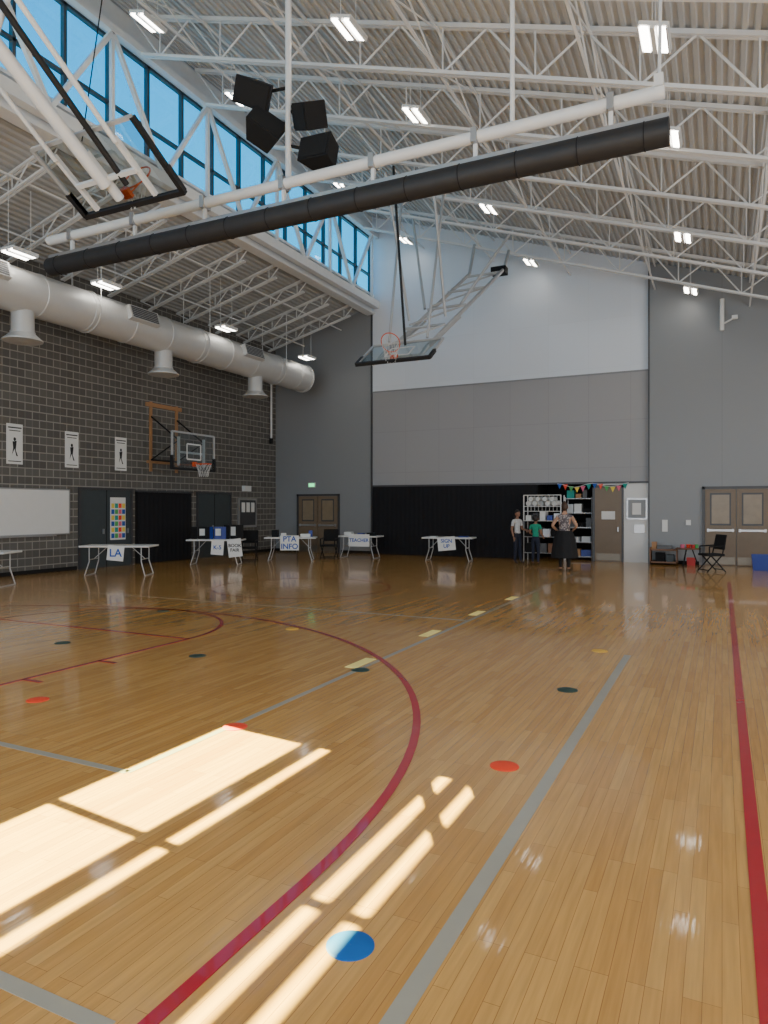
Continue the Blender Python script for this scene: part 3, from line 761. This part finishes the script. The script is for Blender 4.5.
# small things right
b = MB(); b.bb(-1.9, -1.15, 21.55, 22.05, 0.06, 0.1, 'brownwood'); b.bb(-1.9, -1.15, 21.55, 22.05, 0.42, 0.46, 'brownwood')
for x in (-1.88, -1.17): b.bb(x-0.015, x+0.015, 21.55, 22.05, 0.06, 0.5, 'brownwood')
for x in (-1.85, -1.2):
    for y in (21.6, 22.0): b.tube((x-0.012, y, 0.03), (x+0.012, y, 0.03), 0.03, 'black')
b.bb(-1.75, -1.5, 21.65, 21.95, 0.1, 0.35, 'black'); b.bb(-1.45, -1.25, 21.65, 21.95, 0.1, 0.3, 'green_door'); b.bb(-1.7, -1.3, 21.65, 21.9, 0.46, 0.56, 'frame_dk'); b.bb(-1.85, -1.72, 21.7, 21.9, 0.46, 0.66, 'wood'); b.obj('wooden_cart', smooth=False)
e = empty('side_table', (-0.85, 21.2, 0)); b = MB(); b.lathe((0, 0, 0), [(0.01, 0.53), (0.33, 0.53), (0.34, 0.515), (0.33, 0.50), (0.01, 0.50)], 'brownwood')
for i in range(3): 
    a = i*2.094; b.tube((0.1*math.cos(a), 0.1*math.sin(a), 0.5), (0.27*math.cos(a), 0.27*math.sin(a), 0.0), 0.015, 'black')
b.obj('table_body', e); b = MB()
for x, y, k in ((-0.15, 0, 'pink'), (0.0, 0.08, 'orange'), (0.12, -0.05, 'redp'), (0.2, 0.1, 'green')): b.lathe((x, y, 0.53), [(0.05, 0), (0.06, 0.1), (0.05, 0.1), (0.01, 0.1)], k, 14)
b.obj('cups', e)
def bin_(b, x, y, w, d, h, k):
    vs = [(x+sx*w*s/2, y+sy*d*s/2, z) for z, s in ((0, 0.85), (h, 1.0), (h, 0.92), (0.03, 0.8)) for sx, sy in ((-1,-1),(1,-1),(1,1),(-1,1))]
    fs = [(0, 3, 2, 1)]
    for j in range(3): fs += [(j*4+i, j*4+(i+1) % 4, (j+1)*4+(i+1) % 4, (j+1)*4+i) for i in range(4)]
    fs.append((12, 13, 14, 15)); b.add(vs, fs, k)
b = MB(); bin_(b, 0.95, 20.9, 0.5, 0.4, 0.42, 'bluep'); b.obj('storage_bin', smooth=False)
b = MB(); bin_(b, -0.80, 21.85, 0.24, 0.22, 0.22, 'redp'); b.obj('storage_bin', smooth=False)

# ---------------------------------------------------------------- people
def segdist(p, a, c):
    ab = c-a; t = max(0, min(1, (p-a).dot(ab)/max(ab.length_squared, 1e-9))); return (p-(a+ab*t)).length

def cloth(name, c1, c2=None, sc=18):
    m, nt, bs = nm(name); bs.inputs['Roughness'].default_value = 0.85
    tc = nt.nodes.new('ShaderNodeTexCoord'); n = nt.nodes.new('ShaderNodeTexVoronoi' if c2 else 'ShaderNodeTexNoise'); n.inputs['Scale'].default_value = sc
    nt.links.new(tc.outputs['Object'], n.inputs['Vector'])
    r = nt.nodes.new('ShaderNodeValToRGB'); c2 = c2 or tuple(x*0.8 for x in c1)
    r.color_ramp.elements[0].position = 0.25; r.color_ramp.elements[1].position = 0.55
    r.color_ramp.elements[0].color = (*c1, 1); r.color_ramp.elements[1].color = (*c2, 1)
    nt.links.new(n.outputs[0], r.inputs[0]); nt.links.new(r.outputs[0], bs.inputs['Base Color']); return m
M['skin'] = mat('skin', (0.50, 0.28, 0.18), 0.5, var=0.05); M['skin_dk'] = mat('skin_tan', (0.32, 0.16, 0.10), 0.5, var=0.05)
M['hair'] = mat('dark_hair', (0.02, 0.013, 0.01), 0.5, var=0.3, scale=60); M['hair_br'] = mat('brown_hair', (0.06, 0.03, 0.015), 0.5, var=0.3, scale=60)
M['eye'] = mat('eye_dark', (0.02, 0.015, 0.012), 0.2, var=0); M['lips'] = mat('lips', (0.35, 0.10, 0.08), 0.5, var=0); M['shoe'] = mat('shoe', (0.03, 0.03, 0.035), 0.5)
M['pattern'] = cloth('patterned_top', (0.50, 0.44, 0.42), (0.12, 0.10, 0.11), 22); M['blackc'] = cloth('black_cloth', (0.012, 0.012, 0.014))
M['greenc'] = cloth('green_shirt', (0.02, 0.42, 0.26)); M['whitec'] = cloth('white_shirt', (0.78, 0.78, 0.79)); M['navy'] = cloth('navy_shorts', (0.02, 0.025, 0.05))

def person(name, loc, rz, H, J, clothes, skin, hair, hairstyle, skirt=False, fat=1.0, headscale=1.0, headyaw=0):
    k = H/1.70; e = empty(name, loc, rz)
    base = {'pelvis': (0, 0, .93), 'waist': (0, -.005, 1.06), 'chest': (0, 0, 1.24), 'upch': (0, .005, 1.37), 'neck': (0, .005, 1.46), 'skull': (0, -.005, 1.54),
            'shL': (.165, .005, 1.385), 'elL': (.215, .03, 1.11), 'wrL': (.225, -.06, .87), 'shR': (-.165, .005, 1.385), 'elR': (-.215, .03, 1.11), 'wrR': (-.225, -.06, .87),
            'hpL': (.085, 0, .88), 'knL': (.095, -.015, .48), 'anL': (.10, .01, .085), 'toL': (.115, -.14, .035), 'hpR': (-.085, 0, .88), 'knR': (-.095, -.015, .48), 'anR': (-.10, .01, .085), 'toR': (-.115, -.14, .035)}
    base.update(J)
    rad = {'pelvis': (.135*fat, .105*fat), 'waist': (.12*fat, .09*fat), 'chest': (.135*fat, .095*fat), 'upch': (.12*fat, .085), 'neck': (.05, .05), 'skull': (.05, .055),
           'sh': (.058, .058), 'el': (.041, .041), 'wr': (.027, .027), 'hp': (.092*fat, .092*fat), 'kn': (.06, .06), 'an': (.04, .042), 'to': (.038, .028)}
    order = list(base); ix = {n: i for i, n in enumerate(order)}
    edges = [('pelvis','waist','torso'),('waist','chest','torso'),('chest','upch','torso'),('upch','neck','neck'),('neck','skull','neck'),
             ('upch','shL','sleeve'),('shL','elL','uarm'),('elL','wrL','farm'),('upch','shR','sleeve'),('shR','elR','uarm'),('elR','wrR','farm'),
             ('pelvis','hpL','hip'),('hpL','knL','thigh'),('knL','anL','shin'),('anL','toL','foot'),('pelvis','hpR','hip'),('hpR','knR','thigh'),('knR','anR','shin'),('anR','toR','foot')]
    me = bpy.data.meshes.new('sk'); me.from_pydata([V(base[n])*k for n in order], [(ix[a], ix[c]) for a, c, _ in edges], [])
    o = bpy.data.objects.new('sk', me); S.collection.objects.link(o)
    md = o.modifiers.new('skin', 'SKIN'); md.use_smooth_shade = True; md.branch_smoothing = 0.6
    ss = o.modifiers.new('sub', 'SUBSURF'); ss.levels = 2
    for n, i in ix.items():
        r = rad.get(n) or rad[n[:2]]
        sv = me.skin_vertices[0].data[i]; sv.radius = (r[0]*k, r[1]*k); sv.use_root = (n == 'pelvis')
    dg = bpy.context.evaluated_depsgraph_get(); dg.update()
    bm2 = bpy.data.meshes.new_from_object(o.evaluated_get(dg)); bpy.data.objects.remove(o)
    bm2.materials.clear()
    for q in (M[skin], M[clothes['top']], M[clothes['bottom']], M['shoe']): bm2.materials.append(q)
    sl = clothes.get('sleeve', 0.5); bl = clothes.get('leg', 1.0)
    for p in bm2.polygons:
        c = p.center; best = min(edges, key=lambda ed: segdist(c, V(base[ed[0]])*k, V(base[ed[1]])*k)); t = best[2]; mi = 0
        if t == 'torso': mi = 1 if c.z > .98*k else 2
        elif t == 'sleeve': mi = 1
        elif t == 'neck': mi = 1 if c.z < 1.43*k else 0
        elif t == 'uarm':
            a = V(base[best[0]])*k; d = V(base[best[1]])*k-a; mi = 1 if (c-a).dot(d)/d.length_squared < sl else 0
        elif t in ('hip', 'thigh'):
            mi = 2 if (t == 'hip' or bl >= 1 or c.z > (0.88-(0.40*bl*1.0))*k) else 0
        elif t == 'shin': mi = 2 if (bl >= 1 and c.z > .1*k) else 0
        elif t == 'foot': mi = 3
        p.material_index = mi; p.use_smooth = True
    mz = min(v.co.z for v in bm2.vertices)
    for v in bm2.vertices: v.co.z -= mz
    ob = bpy.data.objects.new('body', bm2); S.collection.objects.link(ob); ob.parent = e
    zoff = V((0, 0, -mz))
    b = MB(); hc = V(base['skull'])*k+zoff+V((0, -0.01, 0.075))*k; hs = k*headscale; R = Matrix.Rotation(headyaw, 3, 'Z')
    Q = lambda x, y, z: hc+R @ (V((x, y, z))*hs)
    b.ell(hc, (.074*hs, .090*hs, .108*hs), skin, 20, 14, R)
    b.ell(Q(0, -.035, -.05), (.052*hs, .055*hs, .058*hs), skin, 16, 10, R)
    b.tube(Q(0, -.082, .015), Q(0, -.108, -.018), .009*hs, skin, .015*hs); 
    for s in (-1, 1):
        b.ell(Q(s*.03, -.080, .012), (.012*hs, .009*hs, .008*hs), 'eye', 10, 6, R); b.ell(Q(s*.075, .0, -.005), (.012*hs, .02*hs, .03*hs), skin, 10, 8, R)
        b.box(Q(s*.03, -.086, .033), (.028*hs, .006*hs, .006*hs), hair, R)
    b.ell(Q(0, -.086, -.05), (.022*hs, .008*hs, .007*hs), 'lips', 10, 6, R)
    b.obj('head', e)
    b = MB(); 
    Rh = R @ Matrix.Rotation(-0.45, 3, 'X')
    b.ell(Q(0, .012, .018), (.083*hs, .098*hs, .108*hs), hair, 20, 10, Rh, 0, 1.65)
    if hairstyle == 'bun': b.ell(Q(0, .07, .11), (.045*hs, .045*hs, .04*hs), hair, 14, 10); b.ell(Q(0, .03, -.02), (.078*hs, .075*hs, .085*hs), hair, 16, 10)
    if hairstyle == 'pony':
        b.tube(Q(0, .09, .03), Q(0, .13, -.08), .03*hs, hair, .035*hs); b.tube(Q(0, .13, -.08), Q(0, .11, -.22), .035*hs, hair, .008*hs)
    if hairstyle == 'short': b.ell(Q(0, .025, -.01), (.079*hs, .08*hs, .08*hs), hair, 16, 10)
    b.obj('hair', e)
    for s, sd in (('L', 1), ('R', -1)):
        b = MB(); w = V(base['wr'+s])*k+zoff; el = V(base['el'+s])*k+zoff; d = (w-el).normalized()
        side = d.cross(V((sd, 0.2, 0))).normalized(); nrm = side.cross(d).normalized()
        Rm = Matrix((side, nrm, d)).transposed(); pc = w+d*.055*k
        b.ell(pc, (.040*k, .016*k, .055*k), skin, 14, 10, Rm)
        for i, (fx, L) in enumerate(((-.028, .068), (-.010, .078), (.009, .073), (.027, .058))):
            p0 = pc+side*fx*k+d*.035*k; p1 = p0+d*L*.5*k; p2 = p1+(d*.8-nrm*sd*.55).normalized()*L*.5*k
            b.tube(p0, p1, .009*k, skin, .008*k, 8); b.tube(p1, p2, .008*k, skin, .006*k, 8); b.ell(p2, (.006*k,)*3, skin, 8, 6)
        p0 = w+d*.03*k-side*.03*k; p1 = p0+(d*.7-side*.7)*.035*k; p2 = p1+(d*.95-side*.3)*.03*k
        b.tube(p0, p1, .012*k, skin, .010*k, 8); b.tube(p1, p2, .010*k, skin, .007*k, 8); b.ell(p2, (.007*k,)*3, skin, 8, 6)
        b.obj('hand_'+s, e)
    if skirt:
        b = MB(); vs = []; fs = []; n = 40; rows = [(1.02, .128, .105), (.95, .155, .13), (.80, .19, .165), (.55, .215, .19), (.34, .235, .21), (.34, .225, .20)]
        for j, (z, rx, ry) in enumerate(rows):
            for i in range(n):
                t = 2*math.pi*i/n; ww = 1+0.05*math.sin(t*9)*min(1, j/3); vs.append(V((rx*fat*ww*math.cos(t), ry*fat*ww*math.sin(t), z))*k+zoff)
        for j in range(len(rows)-1):
            for i in range(n): fs.append((j*n+i, j*n+(i+1) % n, (j+1)*n+(i+1) % n, (j+1)*n+i))
        b.add(vs, fs, 'blackc'); b.obj('skirt', e)
    return e
person('woman', (-3.72, 18.5, 0), math.radians(185), 1.78,
       {'elL': (.30, .05, 1.14), 'wrL': (.20, -.13, 1.02), 'elR': (-.30, .05, 1.14), 'wrR': (-.20, -.14, 1.04)},
       {'top': 'pattern', 'bottom': 'blackc', 'sleeve': 0.12, 'leg': 1.0}, 'skin', 'hair_br', 'bun', skirt=True, fat=1.4)
person('child', (-4.9, 20.2, 0), math.radians(170), 1.42,
       {'elL': (.22, .0, 1.12), 'wrL': (.20, -.20, 1.05), 'elR': (-.22, .03, 1.12), 'wrR': (-.19, -.18, 1.0)},
       {'top': 'greenc', 'bottom': 'navy', 'sleeve': 0.55, 'leg': 1.0}, 'skin_dk', 'hair', 'short', headscale=1.15, fat=1.1)
person('woman', (-5.5, 20.4, 0), math.radians(60), 1.58,
       {'elL': (.20, .0, 1.12), 'wrL': (.17, -.22, 1.08), 'anL': (.10, -.06, .085), 'toL': (.11, -.21, .035)},
       {'top': 'whitec', 'bottom': 'navy', 'sleeve': 0.6, 'leg': 1.0}, 'skin_dk', 'hair', 'pony')

# ---------------------------------------------------------------- world & lights
w = bpy.data.worlds.new('World'); S.world = w; w.use_nodes = True; nt = w.node_tree
bg = nt.nodes['Background']
tc = nt.nodes.new('ShaderNodeTexCoord'); sx = nt.nodes.new('ShaderNodeSeparateXYZ'); nt.links.new(tc.outputs['Generated'], sx.inputs[0])
cr = nt.nodes.new('ShaderNodeValToRGB'); nt.links.new(sx.outputs[2], cr.inputs[0])
cr.color_ramp.elements[0].position = 0.0; cr.color_ramp.elements[0].color = (0.20, 0.66, 0.95, 1)
cr.color_ramp.elements[1].position = 0.75; cr.color_ramp.elements[1].color = (0.0, 0.25, 0.70, 1)
el = cr.color_ramp.elements.new(0.33); el.color = (0.0, 0.46, 0.90, 1)
nt.links.new(cr.outputs[0], bg.inputs['Color']); bg.inputs['Strength'].default_value = 2.0

def aim(o, d): o.rotation_euler = V(d).to_track_quat('-Z', 'Y').to_euler()
sd = V((0.85, -0.11, -1)).normalized()
L = bpy.data.lights.new('sunlight', 'SPOT'); L.energy = 1.5e8; L.spot_size = math.radians(1.4); L.spot_blend = 0.02; L.shadow_soft_size = 0.4; L.color = (1, 0.80, 0.27)
o = bpy.data.objects.new('sunlight', L); S.collection.objects.link(o); o.location = V((XC, 2.1, 10.6))-sd*300; aim(o, sd)
def area(name, loc, d, sx_, sy_, en, col):
    L = bpy.data.lights.new(name, 'AREA'); L.shape = 'RECTANGLE'; L.size = sx_; L.size_y = sy_; L.energy = en; L.color = col
    o = bpy.data.objects.new(name, L); S.collection.objects.link(o); o.location = loc; aim(o, d); return o
area('fill_back', (-4, YB+0.3, 3.5), (0, 1, 0.28), 16, 4, 1500, (0.96, 0.98, 1))  # added fill lamp behind the camera, no window modelled here
area('fill_right', (XR-0.2, 9, 3.2), (-1, 0, 0.25), 20, 4, 950, (0.99, 0.98, 0.96))  # added fill lamp out of view by the right wall, no window there

# ---------------------------------------------------------------- camera
cam = bpy.data.cameras.new('camera'); co = bpy.data.objects.new('camera', cam); S.collection.objects.link(co)
cam.sensor_fit = 'VERTICAL'; cam.sensor_height = 36; cam.lens = 695/1024*36; cam.shift_y = -4/1024; cam.clip_end = 300
co.location = (0, 0, 1.65); co.rotation_euler = (math.pi/2, 0, math.radians(25.94)); S.camera = co
